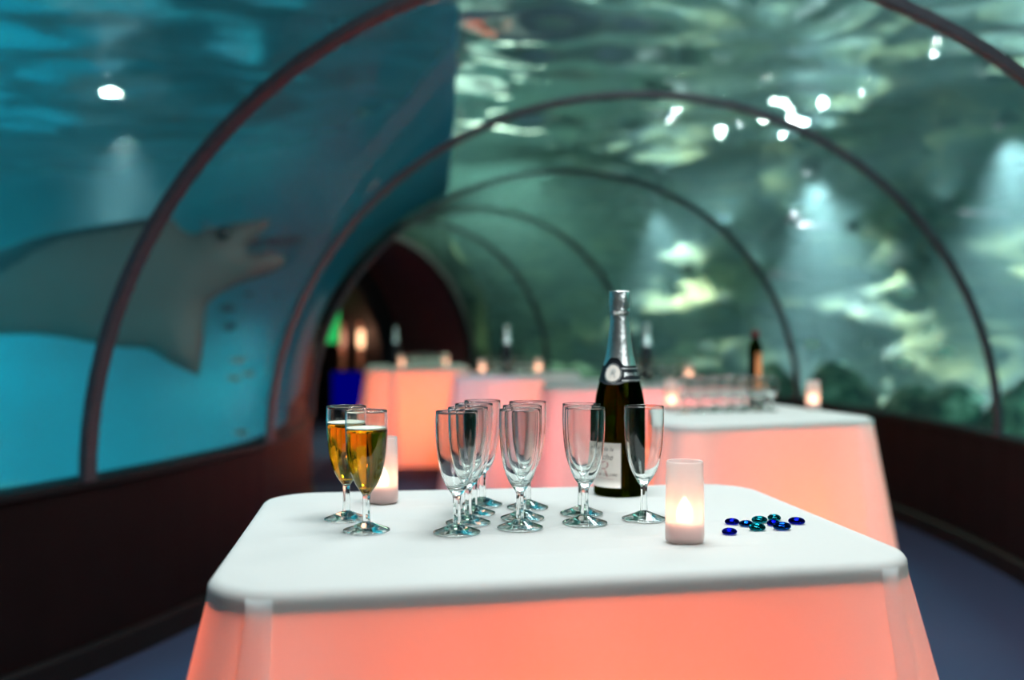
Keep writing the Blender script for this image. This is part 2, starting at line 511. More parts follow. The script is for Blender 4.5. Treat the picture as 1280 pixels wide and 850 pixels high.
def vault_wall(name, a0, a1, n, material):
    """added teal backdrop in place of deep water at left: it hugs the far, curving-away part of the vault and rises to the surface"""
    v, f = [], []
    zs = [-.5, 0, .3, .57] + [.57 + 1.30 * k / 12 for k in range(1, 13)] + [2.2, SURF + .03]
    for i in range(n + 1):
        for z in zs:
            lead = 7.5 * max(0.0, z - 1.87) / .9 * (1 - i / n)
            a = R(a0 + (a1 - a0) * i / n - lead)
            q = min(max((z - ZB) / (ZT - ZB), 0), .909)
            rr = RM - HW * math.sqrt(1 - q * q) - .14 - (.14 if z <= ZB else .07)
            v.append((CX + rr * math.cos(a), CY + rr * math.sin(a), z))
    m = len(zs)
    for i in range(n):
        for k in range(m - 1): f.append((i * m + k, i * m + k + 1, (i + 1) * m + k + 1, (i + 1) * m + k))
    o = link_mesh(name, v, f, material); o['kind'] = 'structure'
vault_wall('wall_tank', 12.5, 200, 90, M['bluewall'])  # added opaque sheet, blocks the view and stands in for deep water
bed = [(BX[0] + .1, BX[2] + .1, -.42), (BX[1] - .1, BX[2] + .1, -.42), (BX[1] - .1, BX[3] - .1, -.42), (BX[0] + .1, BX[3] - .1, -.42)]
o = link_mesh('floor_tank', bed, [(0, 1, 2, 3)], M['sand'], None, False); o['kind'] = 'structure'

def rock_vault(name, a0, a1, off):
    v, f = [], []
    n, m = 70, 40
    for i in range(n + 1):
        a = a0 + (a1 - a0) * i / n
        for k in range(m + 1):
            th = math.pi * (k / m * 1.24 - .12)
            p = Vector((a * .12, math.cos(th) * 1.7, math.sin(th) * 1.5))
            d = off + .30 * noise.fractal(p * 1.3, 1.0, 2.0, 5) + .16 * abs(noise.noise(p * 3.1))
            if math.cos(th) < 0: d = .04 + (d - .04) * max(0.0, 1 + math.cos(th) / .55)     # tapers off before the teal backdrop
            u, z = arch_uz(th, max(.04, d)); v.append(TP(a, u, max(-.4, z)))
    for i in range(n):
        for k in range(m):
            b = i * (m + 1) + k
            f.append((b, b + 1, b + m + 2, b + m + 1))
    o = link_mesh(name, v, f, M['rockwall']); o['kind'] = 'structure'
rock_vault('wall_rock_vault', 41.2, 78, .30)
# boulders at the foot of the rock wall
random.seed(11)
def boulder_mesh(seed, sx, sy, sz):
    bm = bmesh.new(); bmesh.ops.create_icosphere(bm, subdivisions=4, radius=1)
    for vv in bm.verts:
        p = vv.co.copy()
        d = 1 + .30 * noise.noise(p * 1.1 + Vector((seed * 7.1, 0, 0))) + .16 * noise.noise(p * 2.7 + Vector((0, seed * 3.3, 0))) + .07 * noise.noise(p * 7)
        vv.co = Vector((p.x * sx, p.y * sy, p.z * sz)) * d
    me = bpy.data.meshes.new('boulder'); bm.to_mesh(me); bm.free()
    me.polygons.foreach_set('use_smooth', [True] * len(me.polygons)); me.materials.append(M['boulder'])
    return me
BM = [boulder_mesh(k, .40 + .05 * (k % 3), .36, .56 + .08 * (k % 2)) for k in range(5)]
for k, a in enumerate(np.arange(-14, 47, 6.1)):
    aa = R(a); r2 = 9.15 + random.uniform(-.06, .06)
    o = bpy.data.objects.new('boulder', BM[k % 5]); COL.objects.link(o)
    o.location = (CX + r2 * math.cos(aa), CY + r2 * math.sin(aa), .17)
    o.rotation_euler = (0, 0, random.uniform(0, 6.28)); q = random.uniform(.82, .98); o.scale = (q, q, q * 1.05)
    tag(o, 'blurred mossy boulder piled below the rock face beyond the right-hand glass', 'rock', 'boulders beyond the right glass')

# unseen lamps added to make the glints on the water surface (only their dark pans face the tunnel)
def rock_spot(px, r):
    k = (px - 640) / FPX
    a, b, c = k * k + 1, 2 * (k * -CX - CY), CX * CX + CY * CY - r * r
    D = (-b + math.sqrt(b * b - 4 * a * c)) / (2 * a)
    return k * D, D
for (px, r, z, rad, lab) in (
        (858, 9.55, 1.65, 0.062, 'upward underwater lamp bracketed to the rocks under the far blue beam'),
        (905, 9.8, 2.05, 0.053, 'upward underwater lamp bracketed high on the rocks between the far and the broad beam'),
        (945, 9.6, 1.60, 0.042, 'upward underwater lamp bracketed to the rocks left of the broad pale beam'),
        (990, 9.8, 2.05, 0.047, 'upward underwater lamp bracketed high on the rocks under the broad pale blue beam'),
        (1065, 9.8, 1.90, 0.042, 'upward underwater lamp bracketed to the rocks right of the broad beam'),
        (1180, 9.8, 1.95, 0.042, 'upward underwater lamp bracketed to the rocks near the right edge'),
        (119, 0, 1.8, 0.042, 'upward underwater lamp in the blue left tank hidden behind the ray')):
    x, y = rock_spot(px, r) if r else (-3.3, 8.3)
    th = thing('underwater_uplight', lab, 'light', (x, y, z), math.atan2(y - CY, x - CX), 'upward lamps in the tank')
    lathe_obj('pan', [(0, -.02), (rad * .7, -.02), (rad * 1.15, .0), (rad * 1.2, .06), (rad * 1.16, .06), (rad * 1.1, .012), (0, .0)], M['housing'], th, 20)
    lathe_obj('lens', [(0, .008), (rad, .015), (rad, .022), (rad * .5, .03), (0, .032)], M['lens'], th, 20)
    br = lathe_obj('bracket', [(0, 0), (.010, 0), (.010, .55), (0, .55)], M['housing'], th, 8)
    br.rotation_euler = (0, R(90), 0); br.location = (rad * .6, 0, -.03)
# floodlight housings under the water surface
for i, (l, t, p) in enumerate(FLOODS):
    lab = ['underwater floodlight furthest down the rock wall, over the far blue beam',
           'underwater floodlight over the broad pale blue beam right of centre',
           'underwater floodlight nearest on the rock wall at the right edge',
           'underwater floodlight in the blue left tank above a pale streak'][i]
    if i == 3: continue
    th = thing('underwater_floodlight', lab, 'light', (l[0], l[1], l[2]), 0, 'underwater floodlights')
    th.rotation_euler = (Vector(t) - Vector(l)).to_track_quat('-Z', 'Y').to_euler()
    lathe_obj('housing', [(0, .16), (.05, .155), (.075, .10), (.085, .065), (.092, .065), (.092, .10), (.06, .17), (0, .18)], M['housing'], th, 20)
    lathe_obj('lens', [(0, .075), (.05, .072), (.08, .07), (.08, .08), (0, .085)], M['downlens'], th, 20)

# ------------------------------------------------------------------ manta ray in the left tank
def inside(poly, x, y):
    c = False; n = len(poly); j = n - 1
    for i in range(n):
        if (poly[i][1] > y) != (poly[j][1] > y) and x < (poly[j][0] - poly[i][0]) * (y - poly[i][1]) / (poly[j][1] - poly[i][1]) + poly[i][0]: c = not c
        j = i
    return c
def seg_dist(P, poly):
    best = np.full(len(P), 1e9)
    A = np.array(poly); B = np.roll(A, -1, 0)
    for a, b in zip(A, B):
        d = b - a; t = np.clip(((P - a) @ d) / max(d @ d, 1e-12), 0, 1)
        best = np.minimum(best, np.hypot(*(P - (a + t[:, None] * d)).T))
    return best
def spline_loop(pts, n=5):
    out = []; m = len(pts)
    for i in range(m):
        p0, p1, p2, p3 = [np.array(pts[(i + k) % m], float) for k in (-1, 0, 1, 2)]
        for k in range(n):
            t = k / n
            out.append(tuple(.5 * ((2 * p1) + (p2 - p0) * t + (2 * p0 - 5 * p1 + 4 * p2 - p3) * t * t + (3 * p1 - p0 - 3 * p2 + p3) * t ** 3)))
    return out

def manta():
    # own frame, metres: x along the body to the head, y up across the banked wings, z out of the belly
    outl = [(0.620, 0.420), (0.632, 0.392), (0.600, 0.355), (0.545, 0.308), (0.520, 0.262), (0.562, 0.247), (0.640, 0.256), (0.700, 0.236),
            (0.725, 0.212), (0.700, 0.168), (0.640, 0.138), (0.520, 0.098), (0.425, 0.052), (0.345, 0.000), (0.318, -0.070), (0.314, -0.200), (0.298, -0.370),
            (0.262, -0.362), (0.150, -0.312), (0.040, -0.245), (-0.110, -0.235), (-0.240, -0.215), (-0.430, -0.180), (-0.640, -0.170), (-0.90, -0.20), (-1.20, -0.30),
            (-1.30, -0.16), (-1.18, 0.00), (-1.02, 0.10), (-0.86, 0.20), (-0.62, 0.30), (-0.42, 0.352), (-0.20, 0.392), (0.02, 0.428), (0.130, 0.425), (0.180, 0.375),
            (0.250, 0.345), (0.320, 0.378), (0.390, 0.372), (0.440, 0.395), (0.540, 0.412)]
    poly = spline_loop(outl, 4)
    bm = bmesh.new()
    h = 0.022
    A = np.array(poly)
    x0, y0 = A.min(0); x1, y1 = A.max(0)
    # interior lattice points + outline, filled by a constrained triangulation
    from mathutils.geometry import delaunay_2d_cdt
    pts = [Vector(p) for p in poly]; no = len(pts)
    cand = [(x, y) for i, x in enumerate(np.arange(x0, x1, h)) for y in np.arange(y0 + (i % 2) * h / 2, y1, h) if inside(poly, x, y)]
    d = seg_dist(np.array(cand), poly)
    cand = [c for c, q in zip(cand, d) if q > h * .45]
    pts += [Vector(c) for c in cand]
    vs2, es2, fs2, _, _, _ = delaunay_2d_cdt(pts, [(i, (i + 1) % no) for i in range(no)], [list(range(no))], 1, 1e-5)
    P = np.array([(q.x, q.y) for q in vs2]); dd = seg_dist(P, poly)
    thick = 0.075 * (1 - np.exp(-dd / 0.075)) * np.clip((dd / .03) ** .5, 0, 1)
    # the wings bow: the upper one sweeps back away from the viewer, the lower one droops towards him
    bow = -0.22 * np.clip(P[:, 1] - .05, 0, 1) ** 1.3 + 0.20 * np.clip(-P[:, 1] - .05, 0, 1) ** 1.4
    top, bot = {}, {}
    edge = dd < 1e-4
    for i in range(len(P)):
        top[i] = bm.verts.new((P[i, 0], P[i, 1], bow[i] + thick[i]))
        bot[i] = top[i] if edge[i] else bm.verts.new((P[i, 0], P[i, 1], bow[i] - thick[i] * .8))
    dorsal = [(-1.4, -.14), (-1.0, -.02), (-.86, .045), (-.66, .145), (-.53, .245), (-.42, .308), (-.25, .345), (0.0, .385), (.13, .418), (.1, .5), (-1.4, .5)]
    for t in fs2:
        cx = sum(P[k, 0] for k in t) / 3; cyy = sum(P[k, 1] for k in t) / 3
        try:
            f1 = bm.faces.new([top[k] for k in t]); f1.material_index = 1 if inside(dorsal, cx, cyy) else 0
            f2 = bm.faces.new([bot[k] for k in reversed(t)]); f2.material_index = 1
        except ValueError:
            pass
    for f in bm.faces: f.smooth = True
    me = bpy.data.meshes.new('manta_ray'); bm.to_mesh(me); bm.free()
    me.materials.append(M['belly']); me.materials.append(M['dorsal'])
    o = bpy.data.objects.new('manta_ray', me); COL.objects.link(o)
    tag(o, 'large pale-bellied ray gliding in the blue left tank with head fins spread', 'ray')
    v, f = lathe(smooth_profile([(0, -.022), (.03, -.012), (.036, 0), (.03, .012), (0, .022)], 3), 16)
    e = link_mesh('eye', v, f, M['eye'], o); e.location = (.418, .345, .022); e.rotation_euler = (0, 0, 0)
    # dark gill marks on the belly
    return o
ray = manta()
Dr = 4.8
ray.location = ((177 - 640) / FPX * Dr, Dr, 1.0 + (HZ - 376) / FPX * Dr)
ray.scale = (0.95, 0.95, 0.95)
ray.rotation_euler = (R(90), 0, R(2))

def fish_mesh(name, mm):
    v, f = [], []
    n, s = 12, 10
    for i in range(n + 1):
        t = i / n; x = -.5 + t
        r = .5 * math.sin(math.pi * min(1, t * 1.02) ** .75) ** .9 if 0 < t < 1 else .002
        for k in range(s):
            a = 2 * math.pi * k / s
            v.append((x, r * .22 * math.cos(a), r * .5 * math.sin(a)))
    for i in range(n):
        for k in range(s):
            f.append((i * s + k, i * s + (k + 1) % s, (i + 1) * s + (k + 1) % s, (i + 1) * s + k))
    b = len(v)
    v += [(-.44, .012, .03), (-.44, .012, -.03), (-.72, .01, -.2), (-.64, .01, 0), (-.72, .01, .2)]
    v += [(p[0], -p[1], p[2]) for p in v[b:b + 5]]
    f += [(b, b + 1, b + 2, b + 3), (b, b + 3, b + 4), (b + 5, b + 8, b + 7, b + 6), (b + 5, b + 9, b + 8)]
    o = link_mesh(name, v, f, mm)
    return o
def at(px, py, D): return Vector(((px - 640) / FPX * D, D, 1 + (HZ - py) / FPX * D))
def fishes(spec, mm, label, group):
    first = None
    for (px, py, D, s, rz) in spec:
        if first is None: o = first = fish_mesh('fish', mm)
        else: o = first.copy(); COL.objects.link(o)
        o.location = at(px, py, D); o.scale = (s, s, s); o.rotation_euler = (0, R(random.uniform(-12, 12)), R(rz))
        tag(o, label, 'fish', group)
fishes([(299, 450, 5.6, .075, 10), (294, 473, 5.7, .075, 20), (312, 467, 5.5, .07, -8), (303, 541, 5.3, .07, 15)], M['fish'],
       'tiny pale green fish in the blue left tank between ray and arch', 'pale fish behind the left glass')
fishes([(286, 385, 6.0, .09, 15), (289, 408, 6.1, .10, -10), (343, 300, 6.2, .07, 40), (345, 370, 6.4, .09, 100), (312, 368, 6.2, .06, 10)], M['fish_dark'],
       'small dark fish in the blue left tank below the head of the ray', 'dark fish behind the left glass')
fishes([(1133, 366, 7.2, .14, 10), (1180, 440, 6.6, .16, -25), (1133, 455, 7.0, .15, 30), (1160, 412, 6.9, .08, 0), (1205, 490, 6.3, .15, 160), (1225, 500, 5.1, .09, 0),
        (1052, 455, 7.9, .10, 0), (1085, 430, 7.6, .09, 60), (1013, 430, 8.2, .14, 190), (1240, 450, 6.2, .10, 40)], M['fish'],
       'small pale turquoise fish in front of the mossy rocks beyond the right glass', 'pale fish beyond the right glass')  # fish shapes added in place of brightly lit spots on the rocks

# ------------------------------------------------------------------ cloth covered tables
def rounded_quad(Q, r, per=10, step=.018):
    """Q counter-clockwise corners -> list of (x, y, nx, ny, corner weight)"""
    pts = []
    n = len(Q); Q = [np.array(q, float) for q in Q]
    arcs = []
    for i in range(n):
        p, a, b = Q[i], Q[i - 1], Q[(i + 1) % n]
        d1 = (a - p) / np.linalg.norm(a - p); d2 = (b - p) / np.linalg.norm(b - p)
        half = math.acos(np.clip(d1 @ d2, -1, 1)) / 2
        t = r / math.tan(half); c = p + (d1 + d2) / np.linalg.norm(d1 + d2) * r / math.sin(half)
        s, e = p + d1 * t, p + d2 * t
        a0 = math.atan2(*(s - c)[::-1]); a1 = math.atan2(*(e - c)[::-1])
        while a1 < a0: a1 += 2 * math.pi
        arcs.append([(c[0] + r * math.cos(a0 + (a1 - a0) * k / per), c[1] + r * math.sin(a0 + (a1 - a0) * k / per)) for k in range(per + 1)])
    for i in range(n):
        pts += arcs[i]
        s, e = np.array(arcs[i][-1]), np.array(arcs[(i + 1) % n][0])
        m = max(2, int(np.linalg.norm(e - s) / step))
        for k in range(1, m): pts.append(tuple(s + (e - s) * k / m))
    P = np.array(pts); m = len(P)
    T = np.roll(P, -1, 0) - np.roll(P, 1, 0); T /= np.linalg.norm(T, axis=1)[:, None]
    Nn = np.stack([T[:, 1], -T[:, 0]], 1)
    cw = np.zeros(m)
    for q in Q: cw = np.maximum(cw, np.exp(-((np.hypot(*(P - q).T) - r * .4) / (r * 1.6)) ** 2))
    return P, Nn, cw

def tablecloth(Q, label, flaps, fine=False, flare=0.17, r=0.07, creases=(), seed=0, lamp=(1, .13, .03), power=20, table_label=''):
    P, Nn, cw = rounded_quad(Q, r, 10, .007 if fine else .018)
    m = len(P); ctr = P.mean(0)
    S = np.concatenate([[0], np.cumsum(np.hypot(*(np.roll(P, -1, 0) - P).T))]); per = S[-1]; S = S[:-1]
    rng = np.random.RandomState(seed)
    ph = rng.rand(6) * 6.28
    def out_at(i, drop):
        h = max(0.0, (drop - .02) / .73)
        wv = sum(math.sin(2 * math.pi * S[i] / per * k + ph[j]) for j, k in enumerate((5, 9, 14, 19))) * .006 * h ** .8
        return (.012 + h * (.02 + flare * cw[i]) + wv) * 1.0
    rows = []      # (drop, extra)
    roll = .012
    v, f = [], []
    for q in range(5):
        a = q / 4 * math.pi / 2
        rows.append(('roll', a))
    for d in [.016, .026, .04, .06, .09, .13, .18, .24, .31, .39, .47, .55, .63, .70, .742]: rows.append(('d', d))
    for kind, val in rows:
        for i in range(m):
            if kind == 'roll':
                o = roll * math.sin(val); z = TOP - roll * (1 - math.cos(val))
            else:
                o = max(roll, out_at(i, val)); z = TOP - val
            v.append((P[i, 0] + Nn[i, 0] * o - ctr[0], P[i, 1] + Nn[i, 1] * o - ctr[1], z))
    nr = len(rows)
    for j in range(nr - 1):
        for i in range(m):
            i2 = (i + 1) % m
            f.append((j * m + i, (j + 1) * m + i, (j + 1) * m + i2, j * m + i2))
    # top surface: rings towards the middle, with ironed creases standing a little proud
    K = 80 if fine else 26
    e1 = np.array(Q[1]) - np.array(Q[0]); L1 = np.linalg.norm(e1); e1 = e1 / L1; e2 = np.array([-e1[1], e1[0]])
    q0 = np.array(Q[0])
    def top_z(x, y):
        s = (np.array([x, y]) - q0) @ e1; t = (np.array([x, y]) - q0) @ e2
        z = .0004 * math.sin(9 * s + 14 * t + ph[0]) + .0003 * math.sin(31 * t - 6 * s + ph[1])
        for (tc, s0, s1, hh) in creases:
            w = max(0.0, min(1.0, (s - s0) / .06, (s1 - s) / .06))
            z += hh * w * math.exp(-((t - tc - .01 * math.sin(4 * s)) / .004) ** 2)
        return z
    prev = list(range(m))
    for k in range(1, K):
        g = 1 - k / K
        cur = []
        for i in range(m):
            x = P[i, 0] * g + ctr[0] * (1 - g); y = P[i, 1] * g + ctr[1] * (1 - g)
            cur.append(len(v)); v.append((x - ctr[0], y - ctr[1], TOP + top_z(x, y) * min(1, k / (9 if fine else 3))))
        for i in range(m):
            i2 = (i + 1) % m
            f.append((prev[i], prev[i2], cur[i2], cur[i]))
        prev = cur
    v.append((0, 0, TOP)); c = len(v) - 1
    for i in range(m): f.append((prev[i], prev[(i + 1) % m], c))
    o = link_mesh('tablecloth', v, f, M['cloth']); o.location = (ctr[0], ctr[1], 0)
    tag(o, label, 'tablecloth')
    # folded-over flaps of doubled cloth at the corners
    for (s0, s1) in flaps:
        ids = [i for i in range(m) if s0 <= S[i] <= s1 or s0 <= S[i] - per <= s1]
        ids.sort(key=lambda i: S[i] if S[i] <= s1 else S[i] - per)
        fv, ff = [], []
        drops = [.006, .016, .03, .06, .10, .16, .24, .34, .44, .54, .64, .735]
        for layer in (0.007,):
            for d in drops:
                for n_, i in enumerate(ids):
                    edge = min(n_, len(ids) - 1 - n_)
                    oo = max(roll, out_at(i, d)) + layer * (0.35 if edge == 0 else 1)
                    fv.append((P[i, 0] + Nn[i, 0] * oo - ctr[0], P[i, 1] + Nn[i, 1] * oo - ctr[1], TOP - d))
        w = len(ids); nd = len(drops)
        for j in range(nd - 1):
            for i in range(w - 1):
                ff.append((j * w + i, (j + 1) * w + i, (j + 1) * w + i + 1, j * w + i + 1))
        link_mesh('folded_flap', fv, ff, M['flap'], o)
    # the table underneath
    t = thing('banquet_table', table_label, 'table', (ctr[0], ctr[1], 0))
    bm = bmesh.new()
    tv = [bm.verts.new((P[i, 0] + Nn[i, 0] * .007 - ctr[0], P[i, 1] + Nn[i, 1] * .007 - ctr[1], TOP - .006)) for i in range(m)]
    lv = [bm.verts.new((P[i, 0] + Nn[i, 0] * .007 - ctr[0], P[i, 1] + Nn[i, 1] * .007 - ctr[1], TOP - .028)) for i in range(m)]
    bm.faces.new(tv); bm.faces.new(lv[::-1])
    for i in range(m): bm.faces.new((tv[i], lv[i], lv[(i + 1) % m], tv[(i + 1) % m]))
    bmesh.ops.recalc_face_normals(bm, faces=bm.faces)
    me = bpy.data.meshes.new('tabletop'); bm.to_mesh(me); bm.free(); me.materials.append(M['board'])
    tt = bpy.data.objects.new('tabletop', me); COL.objects.link(tt); tt.parent = t
    for q in Q:
        p = (np.array(q) - ctr) * .74
        lv_, lf = lathe([(0, 0), (.014, 0), (.014, TOP - .029), (0, TOP - .029)], 12)
        leg = link_mesh('leg', lv_, lf, M['steel'], t); leg.location = (p[0], p[1], 0)
    point('table_uplight', (ctr[0], ctr[1], .38), power, lamp, .10)
    return o

S1 = 0.757
tablecloth([(-.293, .957), (.452, 1.106), (.378, 1.668), (-.372, 1.56)], 'white cloth on the nearest table, glowing coral below, holding the bottle and flutes',
           [(.07, .112), (.735, .772)], fine=True, creases=[(.10, .18, .66, .0013), (.165, .38, .70, .0013), (.25, .05, .72, .0013), (.335, .1, .7, .0013), (.44, .2, .72, .0013), (.505, .0, .3, .0013)],
           seed=1, lamp=(1, .105, .004), power=17, table_label='rectangular table hidden under the nearest white cloth')
tablecloth([(.43, 2.75), (1.10, 3.02), (.94, 3.66), (.50, 3.47)], 'white cloth on the second table at right, glowing coral, with two rows of small glasses',
           [(.0, .05), (.66, .76)], seed=2, flare=.12, lamp=(1, .105, .004), power=17, table_label='table hidden under the white cloth at right with small glasses')
tablecloth([(.157, 4.88), (1.24, 5.05), (1.15, 5.75), (.2, 5.70)], 'white cloth glowing pink on the middle table half hidden behind the champagne bottle',
           [(.0, .05), (1.0, 1.06)], seed=3, flare=.09, lamp=(1, .115, .11), power=32, table_label='table hidden under the pink lit cloth behind the champagne bottle')
tablecloth([(-.36, 6.05), (.42, 6.14), (.45, 7.0), (-.25, 7.0)], 'white cloth on the centre back table, lilac at left and coral at right',
           [(.03, .27)], seed=4, flare=.09, lamp=(1, .105, .004), power=17, table_label='table hidden under the lilac and coral cloth at centre back')
tablecloth([(-1.09, 7.5), (-.33, 7.6), (-.42, 8.5), (-1.2, 8.4)], 'white cloth glowing pale pink on the furthest table at the tunnel end',
           [(.0, .07), (.20, .27)], seed=5, flare=.09, lamp=(1, .13, .03), power=34, table_label='table hidden under the pale pink cloth at the tunnel end')

# ------------------------------------------------------------------ glassware
def make_flute(name, label, filled, group):
    t = thing(name, label, 'glass', (0, 0, 0), 0, group)
    outer = [(0.0, .0470), (.0056, .0472), (.0068, .0490), (.0105, .0540), (.0155, .0625), (.0198, .0740), (.0231, .0880), (.0252, .1040), (.0264, .1200), (.0268, .1360), (.0264, .1518)]
    inner = [(.0254, .1520), (.0257, .1360), (.0253, .1200), (.0241, .1040), (.0219, .0880), (.0185, .0745), (.0140, .0640), (.0088, .0572), (.0, .0548)]
    po = smooth_profile(outer, 4); pi_ = smooth_profile(inner, 4)
    lathe_obj('bowl', po + [(.0262, .1528), (.0256, .1528)] + pi_, M['glass'], t, 48)
    stem = smooth_profile([(.0052, .0120), (.0050, .0200), (.0047, .0330), (.0050, .0440), (.0058, .0462)], 3)
    v, f = lathe([(0, .0118)] + stem + [(0, .0464)], 8)
    st = link_mesh('stem', v, f, M['glass'], t, False)
    bm = bmesh.new(); bm.from_mesh(st.data); bmesh.ops.recalc_face_normals(bm, faces=bm.faces); bm.to_mesh(st.data); bm.free()
    lathe_obj('foot', [(0, .0004), (.012, .0013), (.0285, .0002), (.0296, .0008), (.0298, .0016), (.0290, .0026)] +
              smooth_profile([(.0270, .0032), (.0190, .0062), (.0115, .0092), (.0062, .0113), (.0, .0116)], 3), M['glass'], t, 40)
    if filled:
        li = [(r * 1.004, z) for r, z in pi_ if z < .128][::-1]
        rt = li[-1][0]
        lq = lathe_obj('champagne', [(0, .0546)] + li[1:] + [(rt + .0001, .1290), (0, .1288)], M['champagne'], t, 48)
        lathe_obj('foam', [(0, .1290), (rt - .0004, .1291), (rt - .0003, .1312), (rt - .002, .1308), (0, .1305)], M['foam'], lq, 40)
    return t

def put(root, px, py, first, label, group=None, rz=0.0):
    x, y = on_table(px, py)
    if first: root.location = (x, y, TOP + .0006); root.rotation_euler = (0, 0, rz); root['label'] = label; return root
    return dup(root, (x, y, TOP + .0006), rz, label, group)

full = make_flute('champagne_flute', '', True, 'flutes filled with champagne'); own(full)
put(full, 458, 664.5, True, 'flute full of golden champagne standing in front at the far left')
put(full, 433, 650, False, 'flute full of golden champagne standing behind the other filled one', None, .3)
empty = make_flute('champagne_flute', '', False, 'empty flutes on the nearest table'); own(empty)
for n_, (px, py, lab) in enumerate([
        (571, 667, 'empty flute at the front of the left row of four'),
        (585, 655, 'empty flute second from the front in the left row of four'),
        (592.5, 643, 'empty flute third from the front in the left row of four'),
        (603, 632, 'empty flute at the back of the left row of four'),
        (650, 661, 'empty flute at the front of the middle row of three'),
        (653, 649, 'empty flute in the middle of the middle row of three'),
        (659.5, 635.5, 'empty flute at the back of the middle row of three'),
        (731, 655, 'empty flute in front of the other, left of the bottle label'),
        (727, 643, 'empty flute behind another one, just left of the bottle'),
        (805, 650, 'empty flute standing alone between bottle and candle lamp')]):
    put(empty, px, py, n_ == 0, lab, None, .2 * n_)

# ------------------------------------------------------------------ champagne bottle
def bend_text(name, body, size, r_of_z, ang, z, material, parent, lift=.0004, font_shear=0.0, width=None, align='CENTER', bold=0.0):
    cu = bpy.data.curves.new(name, 'FONT'); cu.body = body; cu.size = size; cu.align_x = align; cu.align_y = 'CENTER'
    cu.shear = font_shear; cu.offset = bold; cu.resolution_u = 2
    tmp = bpy.data.objects.new('tmp', cu); COL.objects.link(tmp)
    me = bpy.data.meshes.new_from_object(tmp.evaluated_get(bpy.context.evaluated_depsgraph_get()))
    bpy.data.objects.remove(tmp); bpy.data.curves.remove(cu)
    bm = bmesh.new(); bm.from_mesh(me)
    for v_ in bm.verts:
        zz = z + v_.co.y; r = r_of_z(zz) + lift; a = ang + v_.co.x / r_of_z(z)
        v_.co = Vector((r * math.sin(a), -r * math.cos(a), zz))
    bm.to_mesh(me); bm.free(); me.name = name
    me.materials.clear(); me.materials.append(material)
    o = bpy.data.objects.new(name, me); COL.objects.link(o); o.parent = parent
    return o

def curved_patch(name, outline_fn, r_of_z, a0, a1, n, zfun, material, parent, lift, rows=6):
    """patch on the bottle; zfun(angle) -> (z0, z1); has its own paper thickness"""
    v, f = [], []
    for lay in (lift, lift + .0003):
        for i in range(n + 1):
            a = a0 + (a1 - a0) * i / n; z0, z1 = zfun(a)
            for k in range(rows + 1):
                z = z0 + (z1 - z0) * k / rows; r = r_of_z(z) + lay
                v.append((r * math.sin(a), -r * math.cos(a), z))
    w = rows + 1; b = (n + 1) * w
    for i in range(n):
        for k in range(rows):
            q = (i * w + k, (i + 1) * w + k, (i + 1) * w + k + 1, i * w + k + 1)
            f.append(tuple(b + t for t in q)); f.append(q[::-1])
    for i in range(n):
        f.append((i * w, b + i * w, b + (i + 1) * w, (i + 1) * w)); f.append((i * w + rows, (i + 1) * w + rows, b + (i + 1) * w + rows, b + i * w + rows))
    for k in range(rows):
        f.append((k, k + 1, b + k + 1, b + k)); f.append((n * w + k, b + n * w + k, b + n * w + k + 1, n * w + k + 1))
    return link_mesh(name, v, f, material, parent)

BPROF = [(0, .004), (.024, .0015), (.036, .0), (.0395, .004), (.0400, .012), (.0400, .060), (.0400, .115), (.0396, .130), (.0378, .148), (.0344, .164), (.0302, .180),
         (.0256, .197), (.0222, .211), (.0190, .228), (.0166, .248), (.0148, .264), (.0138, .275), (.0136, .286)]
_pr = smooth_profile(BPROF, 5)
def bottle_r(z):
    zs = [p[1] for p in _pr[12:]]; rs = [p[0] for p in _pr[12:]]
    return float(np.interp(z, zs, rs))
def champagne_bottle(label, detail=True, group=None, foil=None, seg=56):
    t = thing('champagne_bottle', label, 'bottle', (0, 0, 0), 0, group)
    lathe_obj('glass_body', _pr + [(0, .2865)], M['bottle'] if detail else M['collar'], t, seg)
    neck = [(bottle_r(z) + .0006, z) for z in np.linspace(.196, .283, 14)]
    fo = lathe_obj('foil', neck + smooth_profile([(.0150, .2835), (.0158, .286), (.0154, .289), (.0162, .293), (.0166, .300), (.0160, .308), (.0157, .313), (.0146, .3162), (.0, .3168)], 3),
                   foil or M['foil'], t, seg)
    if detail:
        # crumpled foil over the wired cork
        bm = bmesh.new(); bm.from_mesh(fo.data)
        for v_ in bm.verts:
            if v_.co.z > .279:
                k = noise.noise(v_.co * 260) * .0011; n2 = Vector((v_.co.x, v_.co.y, 0))
                if n2.length > 1e-5: v_.co += n2.normalized() * k
        bm.to_mesh(fo.data); bm.free()
        v, f = lathe([(r + .0005, z) for r, z in ((bottle_r(.2825) + .001, .2825), (bottle_r(.284) + .0018, .284), (bottle_r(.2855) + .001, .2855))], 40)
    return t
bot = champagne_bottle('dark green champagne bottle with silver foil neck and cream label on the nearest table')
